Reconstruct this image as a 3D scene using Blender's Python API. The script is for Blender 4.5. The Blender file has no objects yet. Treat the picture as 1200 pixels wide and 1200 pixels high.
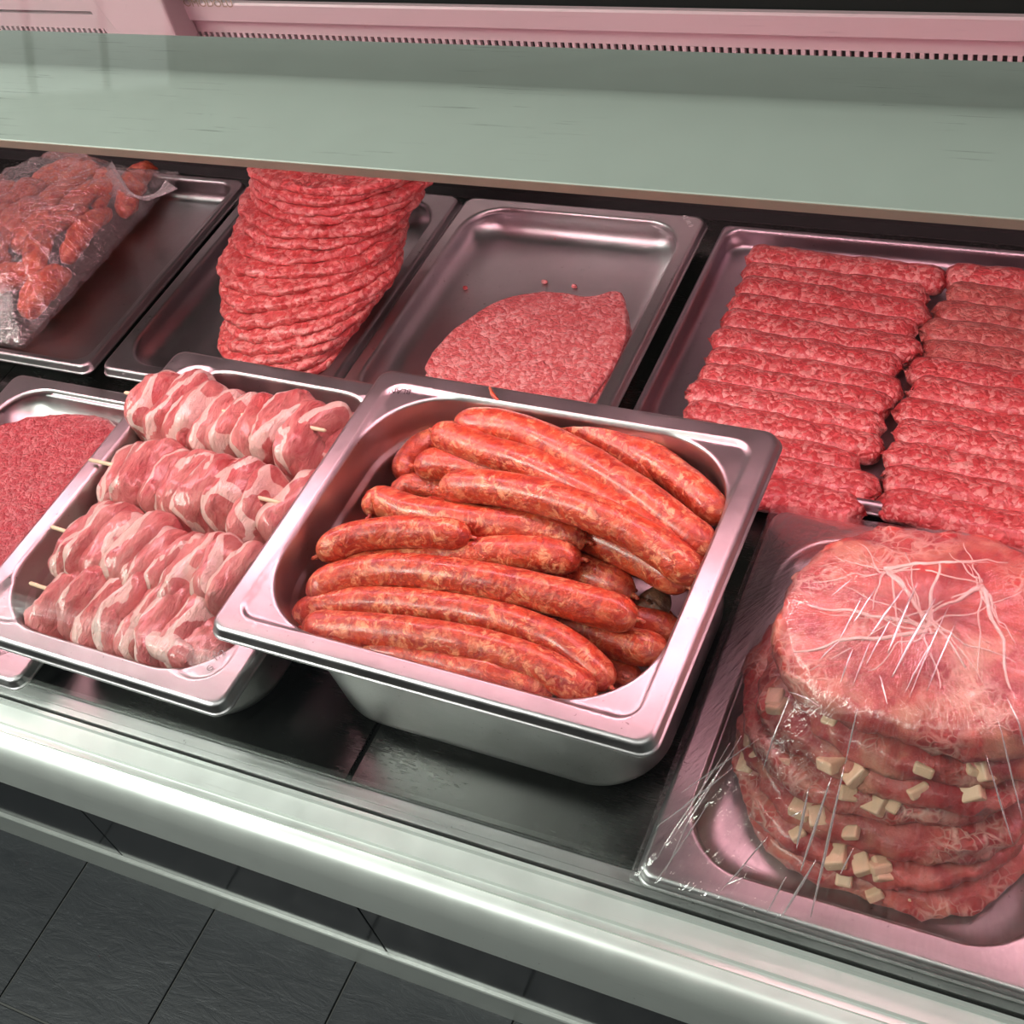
import bpy, bmesh, math, random
import numpy as np
from mathutils import Vector, Matrix, noise

# ------------------------------------------------------------------ camera
# all modelling below is in millimetres with z = 0 on the steel deck of the case;
# the deck stands 0.85 m above the floor (floor z = -850)
ZF = 850.0
SC = bpy.context.scene
COL = SC.collection
F_PX = 1516.96
CAM = np.array([365.13, -473.456, 795.588])
R = np.array([[0.89714472, 0.39277995, -0.20212687], [0.17429389, -0.73520014, -0.65505907], [-0.40589777, 0.55245331, -0.72804007]])
def W(p): return Vector((p[0] / 1000.0, p[1] / 1000.0, (p[2] + ZF) / 1000.0))
def P(px, py, v, ax=2):
    """point of the case (mm) seen at a photo pixel, on the plane axis = v"""
    q = R.T @ np.array([(px - 600) / F_PX, (py - 600) / F_PX, 1.0])
    t = (v - CAM[ax]) / q[ax]
    return CAM + t * q
cd = bpy.data.cameras.new('camera'); cam = bpy.data.objects.new('camera', cd); COL.objects.link(cam)
U, _, Vt = np.linalg.svd(R); Ro = U @ Vt
m3 = Matrix((tuple(Ro[0]), tuple(-Ro[1]), tuple(-Ro[2]))).transposed()
cam.matrix_world = Matrix.Translation(W(CAM)) @ m3.to_4x4()
cd.sensor_width = 36; cd.lens = 36 * F_PX / 1200; cd.clip_start = 0.01
SC.camera = cam

# ------------------------------------------------------------------ world, lights, exposure
wd = bpy.data.worlds.new('world'); SC.world = wd; wd.use_nodes = True
wd.node_tree.nodes['Background'].inputs[0].default_value = (0.80, 0.95, 0.86, 1)
wd.node_tree.nodes['Background'].inputs[1].default_value = 0.10
def area(name, loc, target, sx, sy, power, col, spread=math.pi):
    l = bpy.data.lights.new(name, 'AREA'); l.shape = 'RECTANGLE'; l.size = sx; l.size_y = sy
    l.energy = power; l.color = col; l.spread = spread
    o = bpy.data.objects.new(name, l); COL.objects.link(o)
    o.location = W(loc); d = W(target) - W(loc)
    o.rotation_euler = d.to_track_quat('-Z', 'Y').to_euler()
    return o
ROOM = (0.96, 1.0, 0.93)
area('ceiling_light', (-1500, -900, 1650), (-700, -100, 0), 1.4, 0.5, 53, ROOM)
area('ceiling_light', (500, -900, 2000), (200, 0, 0), 1.6, 0.5, 9, ROOM)
PINK = (1.0, 0.60, 0.68)
SC.view_settings.view_transform = 'Standard'; SC.view_settings.look = 'None'
SC.view_settings.gamma = 1; SC.view_settings.use_curve_mapping = False
SC.view_settings.exposure = 0.0

# ------------------------------------------------------------------ helpers
rnd = random.Random(7)
def fbm(x, y, z, s, o=3):
    return noise.fractal(Vector((x / s, y / s, z / s)), 1.0, 2.0, o)
def nz(x, y, z, s): return noise.noise(Vector((x / s, y / s, z / s)))
def smooth(a, b, x):
    t = min(1, max(0, (x - a) / (b - a))); return t * t * (3 - 2 * t)
def empty(name, loc, label, cat, group=None):
    o = bpy.data.objects.new(name, None); COL.objects.link(o); o.location = W(loc); o.empty_display_size = .02
    o['label'] = label; o['category'] = cat
    if group: o['group'] = group
    o['_loc'] = list(map(float, loc))
    return o
def tag(o, label=None, cat=None, group=None, kind=None):
    if label: o['label'] = label
    if cat: o['category'] = cat
    if group: o['group'] = group
    if kind: o['kind'] = kind
    return o
ORG = {}
def obj(name, verts, faces, m, parent=None, loc=(0, 0, 0), smooth_=True, cols=None, uvs=None, sharp=None, solid=None):
    """verts in absolute case millimetres; loc = origin of the object (mm)"""
    if parent is not None: loc = ORG[parent.name]
    L = loc
    vs = [((v[0] - L[0]) / 1000, (v[1] - L[1]) / 1000, (v[2] - L[2]) / 1000) for v in verts]
    me = bpy.data.meshes.new(name); me.from_pydata(vs, [], faces); me.update()
    if smooth_: me.polygons.foreach_set('use_smooth', [True] * len(me.polygons))
    if cols is not None:
        a = me.color_attributes.new('tint', 'FLOAT_COLOR', 'POINT')
        a.data.foreach_set('color', [c for v in cols for c in (v[0], v[1], v[2], 1.0)])
    if uvs is not None:
        ul = me.uv_layers.new(name='UVMap')
        for l in me.loops: ul.data[l.index].uv = uvs[l.vertex_index]
    if m: me.materials.append(m)
    if sharp: me.set_sharp_from_angle(angle=math.radians(sharp))
    o = bpy.data.objects.new(name, me); COL.objects.link(o)
    if parent is None: o.location = W(L); ORG[o.name] = L
    else: o.parent = parent; ORG[o.name] = L
    if solid:
        md = o.modifiers.new('thickness', 'SOLIDIFY'); md.thickness = solid / 1000; md.offset = -1
    return o
def thing(name, loc, label, cat, group=None):
    o = empty(name, loc, label, cat, group); ORG[o.name] = tuple(loc); return o
def grid_faces(n, m, wrap=True):
    """m rings of n points"""
    f = []
    for j in range(m - 1):
        for i in range(n if wrap else n - 1):
            a = j * n + i; b = j * n + (i + 1) % n
            f.append((a, b, b + n, a + n))
    return f
def box_vf(x0, x1, y0, y1, z0, z1):
    v = [(x0, y0, z0), (x1, y0, z0), (x1, y1, z0), (x0, y1, z0), (x0, y0, z1), (x1, y0, z1), (x1, y1, z1), (x0, y1, z1)]
    f = [(0, 3, 2, 1), (4, 5, 6, 7), (0, 1, 5, 4), (1, 2, 6, 5), (2, 3, 7, 6), (3, 0, 4, 7)]
    return v, f
def box(name, dims, m, parent=None, loc=(0, 0, 0), bev=0):
    v, f = box_vf(*dims); o = obj(name, v, f, m, parent, loc, smooth_=False)
    if bev:
        md = o.modifiers.new('bevel', 'BEVEL'); md.width = bev / 1000; md.segments = 2
    return o
def profile(name, pts, x0, x1, m, parent=None, loc=(0, 0, 0), closed=True, sharp=35, nx=2):
    n = len(pts); v = []
    for k in range(nx):
        x = x0 + (x1 - x0) * k / (nx - 1)
        v += [(x, p[0], p[1]) for p in pts]
    f = []
    for k in range(nx - 1):
        for i in range(n if closed else n - 1):
            a = k * n + i; b = k * n + (i + 1) % n; f.append((a, a + n, b + n, b))
    if closed: f.append(tuple(range(n))); f.append(tuple(range((nx - 1) * n, nx * n))[::-1])
    return obj(name, v, f, m, parent, loc, sharp=sharp)
def arc(cy, cz, r, a0, a1, n=8):
    return [(cy + r * math.cos(math.radians(a0 + (a1 - a0) * i / n)), cz + r * math.sin(math.radians(a0 + (a1 - a0) * i / n))) for i in range(n + 1)]
def tube(name, pts, rad, m, parent=None, loc=(0, 0, 0), n=10):
    V, F = sweep([Vector(p) for p in pts], [rad] * len(pts), n)
    return obj(name, V, F, m, parent, loc)
def sweep(pts, rads, n, squash=None):
    V = []; F = []
    up = Vector((0, 0, 1)); prev = None
    for i, p in enumerate(pts):
        t = (pts[min(i + 1, len(pts) - 1)] - pts[max(i - 1, 0)]).normalized()
        a = up.cross(t)
        if a.length < .1: a = Vector((1, 0, 0)).cross(t)
        a.normalize(); b = t.cross(a)
        for k in range(n):
            an = 2 * math.pi * k / n
            V.append(p + a * math.cos(an) * rads[i] + b * math.sin(an) * rads[i] * (squash or 1))
    F = grid_faces(n, len(pts)); F = [f[::-1] for f in F]
    F.append(tuple(range(n))); F.append(tuple(range(len(V) - n, len(V)))[::-1])
    return V, F
def catmull(pts, n):
    P_ = [Vector(p) for p in pts]; P_ = [P_[0] * 2 - P_[1]] + P_ + [P_[-1] * 2 - P_[-2]]
    out = []
    for i in range(1, len(P_) - 2):
        p0, p1, p2, p3 = P_[i - 1:i + 3]
        for k in range(n):
            t = k / n
            out.append(.5 * ((2 * p1) + (p2 - p0) * t + (2 * p0 - 5 * p1 + 4 * p2 - p3) * t * t + (3 * p1 - p0 - 3 * p2 + p3) * t ** 3))
    out.append(P_[-2].copy())
    # resample evenly
    L = [0]
    for a, b in zip(out, out[1:]): L.append(L[-1] + (b - a).length)
    return out, L
def resample(out, L, m):
    res = []; j = 0
    for k in range(m):
        s = L[-1] * k / (m - 1)
        while j < len(L) - 2 and L[j + 1] < s: j += 1
        t = (s - L[j]) / max(1e-9, L[j + 1] - L[j]); res.append(out[j].lerp(out[j + 1], min(1, t)))
    return res

# ------------------------------------------------------------------ materials
class NT:
    def __init__(s, name):
        s.m = bpy.data.materials.new(name); s.m.use_nodes = True; s.t = s.m.node_tree; s.n = s.t.nodes
        s.b = s.n['Principled BSDF']; s.out = s.n['Material Output']
    def new(s, typ, **kw):
        n = s.n.new(typ)
        for k, v in kw.items():
            if k.startswith('i_'):
                key = k[2:]; key = int(key) if key.isdigit() else key.replace('_', ' ')
                s.set(n, key, v)
            else: setattr(n, k, v)
        return n
    def set(s, n, key, v):
        if isinstance(v, bpy.types.NodeSocket): s.t.links.new(v, n.inputs[key])
        else: n.inputs[key].default_value = v
    def coord(s, scale=(1, 1, 1), rand=True, kind='Object'):
        c = s.new('ShaderNodeTexCoord').outputs[kind]
        if rand:
            oi = s.new('ShaderNodeObjectInfo').outputs['Random']
            mul = s.new('ShaderNodeMath', operation='MULTIPLY', i_0=oi, i_1=17.0).outputs[0]
            cb = s.new('ShaderNodeCombineXYZ', i_0=mul, i_1=mul, i_2=mul).outputs[0]
            c = s.new('ShaderNodeVectorMath', operation='ADD', i_0=c, i_1=cb).outputs[0]
        if scale != (1, 1, 1):
            c = s.new('ShaderNodeVectorMath', operation='MULTIPLY', i_0=c, i_1=scale).outputs[0]
        return c
    def noise(s, vec, scale, detail=3, rough=.55, dist=0, col=False):
        n = s.new('ShaderNodeTexNoise', i_Vector=vec, i_Scale=scale, i_Detail=detail, i_Roughness=rough, i_Distortion=dist)
        return n.outputs['Color' if col else 'Fac']
    def vor(s, vec, scale, feature='F1', out='Distance', rand=1.0):
        n = s.new('ShaderNodeTexVoronoi', feature=feature, i_Vector=vec, i_Scale=scale, i_Randomness=rand)
        return n.outputs[out]
    def ramp(s, fac, stops, interp='LINEAR'):
        n = s.new('ShaderNodeValToRGB', i_0=fac); e = n.color_ramp; e.interpolation = interp
        while len(e.elements) < len(stops): e.elements.new(.5)
        for el, (p, c) in zip(e.elements, stops):
            el.position = p; el.color = (c, c, c, 1) if isinstance(c, (int, float)) else (*c, 1)
        return n.outputs[0]
    def mix(s, fac, a, b, mode='MIX'):
        n = s.new('ShaderNodeMix', data_type='RGBA', blend_type=mode)
        for k, v in ((0, fac), (6, a), (7, b)):
            if isinstance(v, tuple) and len(v) == 3: v = (*v, 1)
            s.set(n, k, v)
        return n.outputs[2]
    def math(s, op, a, b=0.0, c=None):
        n = s.new('ShaderNodeMath', operation=op, i_0=a, i_1=b)
        return n.outputs[0]
    def bump(s, h, dist, strength=1.0, normal=None):
        n = s.new('ShaderNodeBump', i_Height=h, i_Distance=dist, i_Strength=strength)
        if normal: s.set(n, 'Normal', normal)
        return n.outputs[0]
    def p(s, **kw):
        for k, v in kw.items():
            k = k.replace('_', ' ')
            if isinstance(v, tuple) and len(v) == 3 and k not in ('Subsurface Radius',): v = (*v, 1)
            s.set(s.b, k, v)
        return s.m

def steel(name, col=(.60, .58, .59), r0=.22, r1=.42, stretch=(8, 60, 60), spots=.0):
    t = NT(name); c = t.coord(rand=False)
    cs = t.new('ShaderNodeVectorMath', operation='MULTIPLY', i_0=c, i_1=stretch).outputs[0]
    f = t.noise(cs, 14, 4, .6); g = t.noise(c, 22, 4, .6)
    mixr = t.math('MULTIPLY', t.math('ADD', f, g), .5)
    r = t.ramp(mixr, [(.3, r0), (.7, r1)])
    colr = t.mix(t.ramp(t.noise(c, 9, 5, .65), [(.35, 0), (.7, 1)]), tuple(x * .82 for x in col), col)
    sp = t.ramp(t.noise(c, 330, 3, .6), [(.66, 0.), (.72, 1.)])
    sp = t.math('MULTIPLY', sp, t.ramp(t.noise(c, 14, 2), [(.42, 0), (.62, 1)]))
    colr = t.mix(t.math('MULTIPLY', sp, .75), colr, (.16, .13, .13))
    b = t.bump(t.noise(cs, 60, 2), .0002, .25, t.bump(t.noise(c, 12, 2), .002, .25))
    return t.p(Base_Color=colr, Metallic=1.0, Roughness=r, Normal=b)
STEEL = steel('stainless_steel', (.56, .54, .55), .26, .44)
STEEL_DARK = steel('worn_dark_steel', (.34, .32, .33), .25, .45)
DECK = steel('deck_steel', (.14, .14, .135), .14, .34)
def alu(name, col, rough, metal=.9, scratch=.5):
    t = NT(name); c = t.coord(rand=False)
    cs = t.new('ShaderNodeVectorMath', operation='MULTIPLY', i_0=c, i_1=(3, 90, 90)).outputs[0]
    s = t.ramp(t.noise(cs, 5, 6, .7), [(.60, 0), (.67, 1)])
    a = t.ramp(t.noise(c, 5, 3), [(.45, 0), (.6, 1)])
    s = t.math('MULTIPLY', t.math('MULTIPLY', s, a), scratch)
    sp = t.ramp(t.vor(c, 90), [(.035, 1), (.06, 0)]); sp = t.math('MULTIPLY', sp, t.ramp(t.noise(c, 30), [(.6, 0), (.65, .8)]))
    k = t.mix(t.math('MAXIMUM', s, sp), col, tuple(x * .35 for x in col))
    return t.p(Base_Color=k, Metallic=metal, Roughness=t.ramp(t.noise(c, 40, 3), [(.3, rough - .04), (.7, rough + .05)]))
ALU = alu('satin_aluminium', (.72, .76, .72), .42, .6, .25)
CANOPY = alu('canopy_aluminium', (.76, .79, .75), .45, .3, 1.2)
REAR = alu('pink_lit_enamel', (.52, .40, .42), .45, .1, .2)  # pink of the lamp light is put into the enamel's base colour
def plain(name, col, rough=.5, metal=0, **k):
    t = NT(name); c = t.coord()
    cc = t.mix(t.noise(c, 30, 4), tuple(x * .8 for x in col), tuple(min(1, x * 1.15) for x in col))
    return t.p(Base_Color=cc, Roughness=rough, Metallic=metal, **k)
BLACK = plain('black_gasket', (.012, .012, .012), .6)
DARKBACK = plain('dark_recess_metal', (.035, .03, .032), .4, .3)
ENGR = plain('engraved_mark', (.16, .13, .14), .5, .6)
MARK = plain('pale_worn_print', (.55, .55, .55), .5)
WOOD = plain('skewer_wood', (.80, .62, .42), .55)
GROUT = plain('grout', (.10, .10, .095), .8)
def mk_tile():
    t = NT('slate_tile'); c = t.coord()
    cs = t.new('ShaderNodeVectorMath', operation='MULTIPLY', i_0=c, i_1=(1, 3.2, 1)).outputs[0]
    n1 = t.noise(cs, 14, 7, .68, .6); n2 = t.noise(c, 6, 3)
    col = t.mix(n2, (.016, .019, .022), (.030, .034, .040))
    col = t.mix(t.ramp(t.noise(cs, 90, 3, .6), [(.62, 0), (.75, 1)]), col, (.06, .065, .075))
    return t.p(Base_Color=col, Roughness=t.ramp(n1, [(.3, .38), (.7, .6)]), Normal=t.bump(n1, .003, .5))
TILE = mk_tile()
def mk_clad():
    t = NT('dark_gloss_cladding'); c = t.coord()
    return t.p(Base_Color=t.mix(t.noise(c, 5, 4), (.018, .02, .024), (.030, .034, .04)), Roughness=.14)
CLAD = mk_clad()

def mk_glass():
    t = NT('clear_case_glass')
    tr = t.new('ShaderNodeBsdfTransparent', i_0=(.965, .985, .97, 1)).outputs[0]
    gl = t.new('ShaderNodeBsdfGlossy', i_Color=(1, 1, 1, 1), i_Roughness=.015).outputs[0]
    fc = t.new('ShaderNodeLayerWeight', i_Blend=.5).outputs['Facing']
    fr = t.math('ADD', t.math('MULTIPLY', t.math('POWER', fc, 5.0), .95), .035)
    mx = t.new('ShaderNodeMixShader', i_0=fr, i_1=tr, i_2=gl).outputs[0]
    t.t.links.new(mx, t.out.inputs[0]); t.n.remove(t.b); return t.m
GLASS = mk_glass()
def mk_film(name, haze=.10, su=60, sv=4, depth=.0012, crumple=120, f0=.10):
    t = NT(name)
    uv = t.new('ShaderNodeTexCoord').outputs['UV']; oc = t.coord(rand=False)
    us = t.new('ShaderNodeVectorMath', operation='MULTIPLY', i_0=uv, i_1=(su, sv, 1)).outputs[0]
    n1 = t.noise(us, 1, 3, .6); n2 = t.noise(oc, crumple, 4, .6, 1.0)
    b = t.bump(n1, depth, 1.0, t.bump(n2, depth * .35, .8))
    tr = t.new('ShaderNodeBsdfTransparent', i_0=(1, 1, 1, 1)).outputs[0]
    gl = t.new('ShaderNodeBsdfGlossy', i_Color=(1, 1, 1, 1), i_Roughness=.07, i_Normal=b).outputs[0]
    df = t.new('ShaderNodeBsdfDiffuse', i_Color=(.9, .82, .84, 1), i_Normal=b).outputs[0]
    fc = t.new('ShaderNodeLayerWeight', i_Blend=.5, i_Normal=b).outputs['Facing']
    fr = t.math('ADD', t.math('MULTIPLY', t.math('POWER', fc, 4.0), .9), f0)
    hz = t.math('MULTIPLY', t.ramp(t.noise(us, 1.7, 4, .6), [(.42, .25), (.66, 1.0)]), haze)
    a = t.new('ShaderNodeMixShader', i_0=hz, i_1=tr, i_2=df).outputs[0]
    mx = t.new('ShaderNodeMixShader', i_0=fr, i_1=a, i_2=gl).outputs[0]
    t.t.links.new(mx, t.out.inputs[0]); t.n.remove(t.b); return t.m
FILM = mk_film('cling_film', .07, 30, 3, .002, 120, .07)
FOLD = mk_film('film_fold', .8, 4, 1, .0005, 300, .35)  # strong white haze paints the glare along the folds
FILM2 = mk_film('crumpled_cling_film', .15, 12, 10, .005, 90, .15)
TAILM = mk_film('twisted_cling_film', .65, 20, 20, .0015, 90)

def mk_mince(name, lo, hi, fat, fatamt=.5, gran=230, wet=.35):
    t = NT(name); c = t.coord()
    w = t.new('ShaderNodeVectorMath', operation='ADD', i_0=c, i_1=t.new('ShaderNodeVectorMath', operation='SCALE', i_0=t.noise(c, 90, 2, col=True), i_Scale=.010).outputs[0]).outputs[0]
    n = t.noise(w, 150, 6, .7); v = t.vor(w, gran); vc = t.vor(w, gran, out='Color')
    big = t.noise(c, 22, 3)
    vcs = t.new('ShaderNodeSeparateColor', i_0=vc).outputs[0]
    col = t.mix(t.ramp(n, [(.35, 0), (.65, 1)]), lo, hi)
    col = t.mix(t.math('MULTIPLY', t.ramp(vcs, [(.55, 0), (.9, 1)]), fatamt), col, fat)
    col = t.mix(t.ramp(t.noise(w, 170, 4, .6), [(.56, 0), (.68, fatamt)]), col, fat)
    col = t.mix(t.ramp(big, [(.4, 0), (.7, .35)]), col, lo)
    h = t.math('ADD', t.math('MULTIPLY', v, -1.0), t.math('MULTIPLY', n, .9))
    return t.p(Base_Color=col, Roughness=.38, Coat_Weight=wet, Coat_Roughness=.22, Normal=t.bump(h, .0016, .9),
               Subsurface_Weight=.12, Subsurface_Scale=.004, Subsurface_Radius=(1.0, .25, .18))
MINCE = mk_mince('patty_mince', (.42, .032, .035), (.66, .12, .11), (.84, .42, .37), .6, 230)
MINCE2 = mk_mince('pale_patty_mince', (.46, .065, .07), (.68, .20, .19), (.82, .46, .43), .7, 260)
MINCE3 = mk_mince('roll_mince', (.42, .025, .03), (.64, .09, .09), (.86, .42, .38), .6, 270, .5)
MINCE4 = mk_mince('roll_mince_brown', (.34, .045, .04), (.55, .12, .10), (.74, .36, .30), .55, 270, .45)
RAWRED = mk_mince('red_flat_meat', (.30, .02, .028), (.52, .07, .085), (.72, .30, .30), .45, 320, .3)
def mk_sausage(name, lo, hi, fat, amt=1.0):
    t = NT(name); c = t.coord()
    w = t.new('ShaderNodeVectorMath', operation='ADD', i_0=c, i_1=t.new('ShaderNodeVectorMath', operation='SCALE', i_0=t.noise(c, 55, 2, col=True), i_Scale=.018).outputs[0]).outputs[0]
    n = t.noise(w, 110, 5, .66, .8)
    v = t.vor(w, 190, out='Color'); vs = t.new('ShaderNodeSeparateColor', i_0=v).outputs[0]
    col = t.mix(t.ramp(n, [(.38, 0), (.62, 1)]), lo, hi)
    f1 = t.math('MULTIPLY', t.ramp(t.noise(w, 150, 5, .72, .5), [(.50, 0), (.62, 1)]), t.ramp(t.noise(w, 45, 3, .6), [(.36, .15), (.60, 1)]))
    col = t.mix(t.math('MULTIPLY', t.ramp(vs, [(.7, 0), (.75, .45)]), t.ramp(t.noise(w, 70, 3), [(.45, 0), (.6, 1)])), col, tuple(.5 * a + .5 * b for a, b in zip(hi, fat)))
    col = t.mix(t.math('MULTIPLY', f1, .85 * amt), col, fat)
    h = t.math('ADD', t.noise(c, 55, 5, .65), t.math('MULTIPLY', t.noise(w, 260, 3), .35))
    return t.p(Base_Color=col, Roughness=.42, Coat_Weight=.55, Coat_Roughness=t.ramp(t.noise(c, 60, 4), [(.35, .1), (.65, .4)]), Normal=t.bump(h, .0030, .9),
               Subsurface_Weight=.10, Subsurface_Scale=.004, Subsurface_Radius=(1, .3, .15))
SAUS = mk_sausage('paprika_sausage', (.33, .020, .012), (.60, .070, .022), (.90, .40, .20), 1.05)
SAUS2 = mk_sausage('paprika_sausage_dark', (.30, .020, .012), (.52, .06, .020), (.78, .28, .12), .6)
SAUS3 = mk_sausage('shaded_brown_sausage', (.09, .03, .018), (.20, .08, .045), (.30, .16, .09), .6)  # brown, with the shade of the gap put into the colour
def mk_pork():
    t = NT('pork_slices'); c = t.coord()
    at = t.new('ShaderNodeSeparateColor', i_0=t.new('ShaderNodeAttribute', attribute_name='tint').outputs['Color'])
    s = t.new('ShaderNodeVectorMath', operation='MULTIPLY', i_0=c, i_1=(1, .3, .5)).outputs[0]
    n = t.noise(s, 150, 5, .7, .8); n2 = t.noise(s, 55, 4, .6)
    meat = t.mix(at.outputs[1], (.50, .065, .075), (.68, .23, .22))
    meat = t.mix(t.ramp(n, [(.38, 0), (.68, .7)]), meat, (.80, .38, .33))
    meat = t.mix(t.ramp(n2, [(.5, 0), (.66, .55)]), meat, (.50, .05, .05))
    f = t.math('ADD', at.outputs[0], t.math('MULTIPLY', t.math('ADD', n, -.5), .7))
    fat = t.mix(t.ramp(n2, [(.4, 0), (.65, .5)]), (.86, .64, .57), (.80, .46, .40))
    col = t.mix(t.ramp(f, [(.42, 0), (.55, 1)]), meat, fat)
    return t.p(Base_Color=col, Roughness=.4, Coat_Weight=.7, Coat_Roughness=.16, Normal=t.bump(t.noise(s, 520, 4, .7), .0016, 1.0, t.bump(n, .005, 1.0)),
               Subsurface_Weight=.12, Subsurface_Scale=.004, Subsurface_Radius=(1, .4, .3))
PORK = mk_pork()
def mk_caul(name='caul_wrapped_meat'):
    t = NT(name); c = t.coord()
    w = t.new('ShaderNodeVectorMath', operation='ADD', i_0=c, i_1=t.new('ShaderNodeVectorMath', operation='SCALE', i_0=t.noise(c, 40, 3, col=True), i_Scale=.022).outputs[0]).outputs[0]
    base = t.mix(t.ramp(t.noise(c, 45, 5, .6), [(.38, 0), (.62, 1)]), (.38, .022, .028), (.60, .10, .08))
    base = t.mix(t.ramp(t.noise(w, 28, 3), [(.52, 0), (.68, .8)]), base, (.68, .30, .20))
    e1 = t.vor(w, 55, 'DISTANCE_TO_EDGE'); e2 = t.vor(w, 130, 'DISTANCE_TO_EDGE')
    reg = t.ramp(t.noise(c, 18, 2), [(.45, 0), (.62, 1)])
    k1 = t.ramp(e1, [(.02, .7), (.10, 0)]); k2 = t.math('MULTIPLY', t.ramp(e2, [(.02, .55), (.10, 0)]), reg)
    k = t.math('MAXIMUM', t.math('MULTIPLY', k1, t.ramp(t.noise(c, 18, 2), [(.48, .0), (.64, 1)])), k2)
    col = t.mix(t.math('MULTIPLY', k, .9), base, (.86, .55, .46))
    h = t.math('ADD', t.math('MULTIPLY', k, .25), t.noise(w, 75, 6, .68))
    return t.p(Base_Color=col, Roughness=.36, Coat_Weight=.5, Coat_Roughness=.2, Normal=t.bump(h, .003, .9),
               Subsurface_Weight=.12, Subsurface_Scale=.005, Subsurface_Radius=(1, .35, .25))
CAUL = mk_caul()
CHEESE = plain('cheese', (.90, .60, .40), .45, Coat_Weight=.3)
FATW = plain('white_fat', (.84, .60, .54), .35, Coat_Weight=.5)
MARIN = mk_sausage('marinated_meat', (.40, .022, .014), (.68, .10, .03), (.84, .34, .14), .5)
def mk_emit():
    t = NT('pink_lamp_diffuser')
    e = t.new('ShaderNodeEmission', i_0=(1.0, .47, .56, 1), i_1=24.0).outputs[0]
    t.t.links.new(e, t.out.inputs[0]); return t.m
LAMP = mk_emit()

# ------------------------------------------------------------------ room
X0, X1 = -2700, 1900
fl = box('floor', (X0, X1, -3300, 900, -880, -853), GROUT); tag(fl, kind='structure'); ORG['floor'] = (0, 0, 0)
tv, tf = None, None
TS = 240.0
me_tile = None
for i in range(-8, 12):
    for j in range(0, 14):
        x0 = -915.7 + TS * i; y0 = -16 - TS * (j + 1)
        if x0 < X0 or x0 + TS > X1: continue
        if me_tile is None:
            o = box('tile', (x0 + 1.6, x0 + TS - 1.6, y0 + 1.6, y0 + TS - 1.6, -856, -850), TILE, None, (x0, y0, -856), bev=1.2)
            o.parent = fl; o.location = ((x0) / 1000, (y0) / 1000, (-856) / 1000)
            o.matrix_parent_inverse = Matrix.Identity(4); me_tile = o
        else:
            o = me_tile.copy(); COL.objects.link(o); o.location = (x0 / 1000, y0 / 1000, -.856)
for ch in fl.children: pass
fl_loc = fl.location.copy()
w = box('wall_front', (X0, X1, -3400, -3300, -880, 2200), plain('dim_plaster', (.16, .16, .15), .8)); tag(w, kind='structure')
w = box('wall_left', (X0 - 100, X0, -3400, 900, -880, 2200), plain('dim_plaster_side', (.22, .24, .22), .8)); tag(w, kind='structure')
wn = box('added_window_1', (X0 + 1, X0 + 30, -3100, -1500, 250, 1600), plain('added_window_frame', (.75, .78, .76), .4)); tag(wn, kind='structure'); ORG['added_window_1'] = (0, 0, 0)  # unseen window, added for haze on the glass and light from the left
_t = NT('added_glow_pane'); _t.t.links.new(_t.new('ShaderNodeEmission', i_0=(.90, 1, .94, 1), i_1=0.9).outputs[0], _t.out.inputs[0])
for k in range(5): box('pane', (X0 + 31, X0 + 34, -3070 + 310 * k, -3070 + 310 * k + 270, 290, 1560), _t.m, wn)
w = box('wall_back', (X0, X1, 1500, 1600, -880, 2200), plain('dark_server_wall', (.05, .045, .04), .7)); tag(w, kind='structure')
w = box('ceiling', (X0, X1, -3400, 1600, 2200, 2300), plain('dim_ceiling', (.30, .32, .30), .8)); tag(w, kind='structure')

# ------------------------------------------------------------------ display case
CX0, CX1 = -1700, 1500
case = thing('display_case', (0, 0, -850), 'long refrigerated butcher display case with satin aluminium front rail and glass front', 'display case')
def cp(name, pts, m, x0=CX0, x1=CX1, **k): return profile(name, pts, x0, x1, m, case, **k)
# front rail: sill, bright lip, groove, bullnose
rail = [(-161.5, -14), (-161.5, 3), (-164.5, 3.4), (-166, 1.2), (-180, .4), (-181, -2.5), (-182.5, -2.8)]
rail += [(-186.3, -2.2), (-186.6, -3.4), (-187.2, -2.6)]
rail += [(-191, -3.4)] + [(-191 - 15.5 * math.sin(math.radians(a)), -3.4 - 24 * (1 - math.cos(math.radians(a)))) for a in range(8, 84, 8)]
rail += [(-206.6, -34), (-207.2, -46), (-207.5, -60), (-204, -62), (-160, -62)]
cp('front_rail', rail, ALU, sharp=28)
cp('inner_sill', [(-158, -12), (-158, -3), (-157, -.5), (-152.6, .2), (-152.3, -.4), (-151.8, .2), (-144, .6), (-143, -1), (-143, -12)], STEEL)
cp('glass_seal', [(-162, -13), (-162, -3), (-158, -3), (-158, -13)], BLACK)
# glass pane, leaning inwards
gy0, gz0, gy1, gz1 = -161.6, -2.5, 8, 640
cp('glass_pane', [(gy0, gz0), (gy1, gz1), (gy1 + 5, gz1), (gy0 + 3.2, gz0)], GLASS)
cp('glass_top_rail', [(gy1 - 8, gz1 - 4), (gy1 + 14, gz1 - 4), (gy1 + 14, gz1 + 22), (gy1 - 8, gz1 + 22)], ALU)
# deck plates
for a, b in ((-1690, -697), (-697, -94.5), (-91.5, 508), (511, 1490)):
    n = 7
    pts = [(-142, -4)] + [(-142, -1.5), (-140.5, 0)] + [(556, 0), (556, -4)]
    profile('deck_plate', pts, a, b - 0 if b > 1400 else b - 2, DECK, case, sharp=30)
cp('under_deck', [(-143, -40), (-143, -6), (600, -6), (600, -40)], BLACK)
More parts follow.
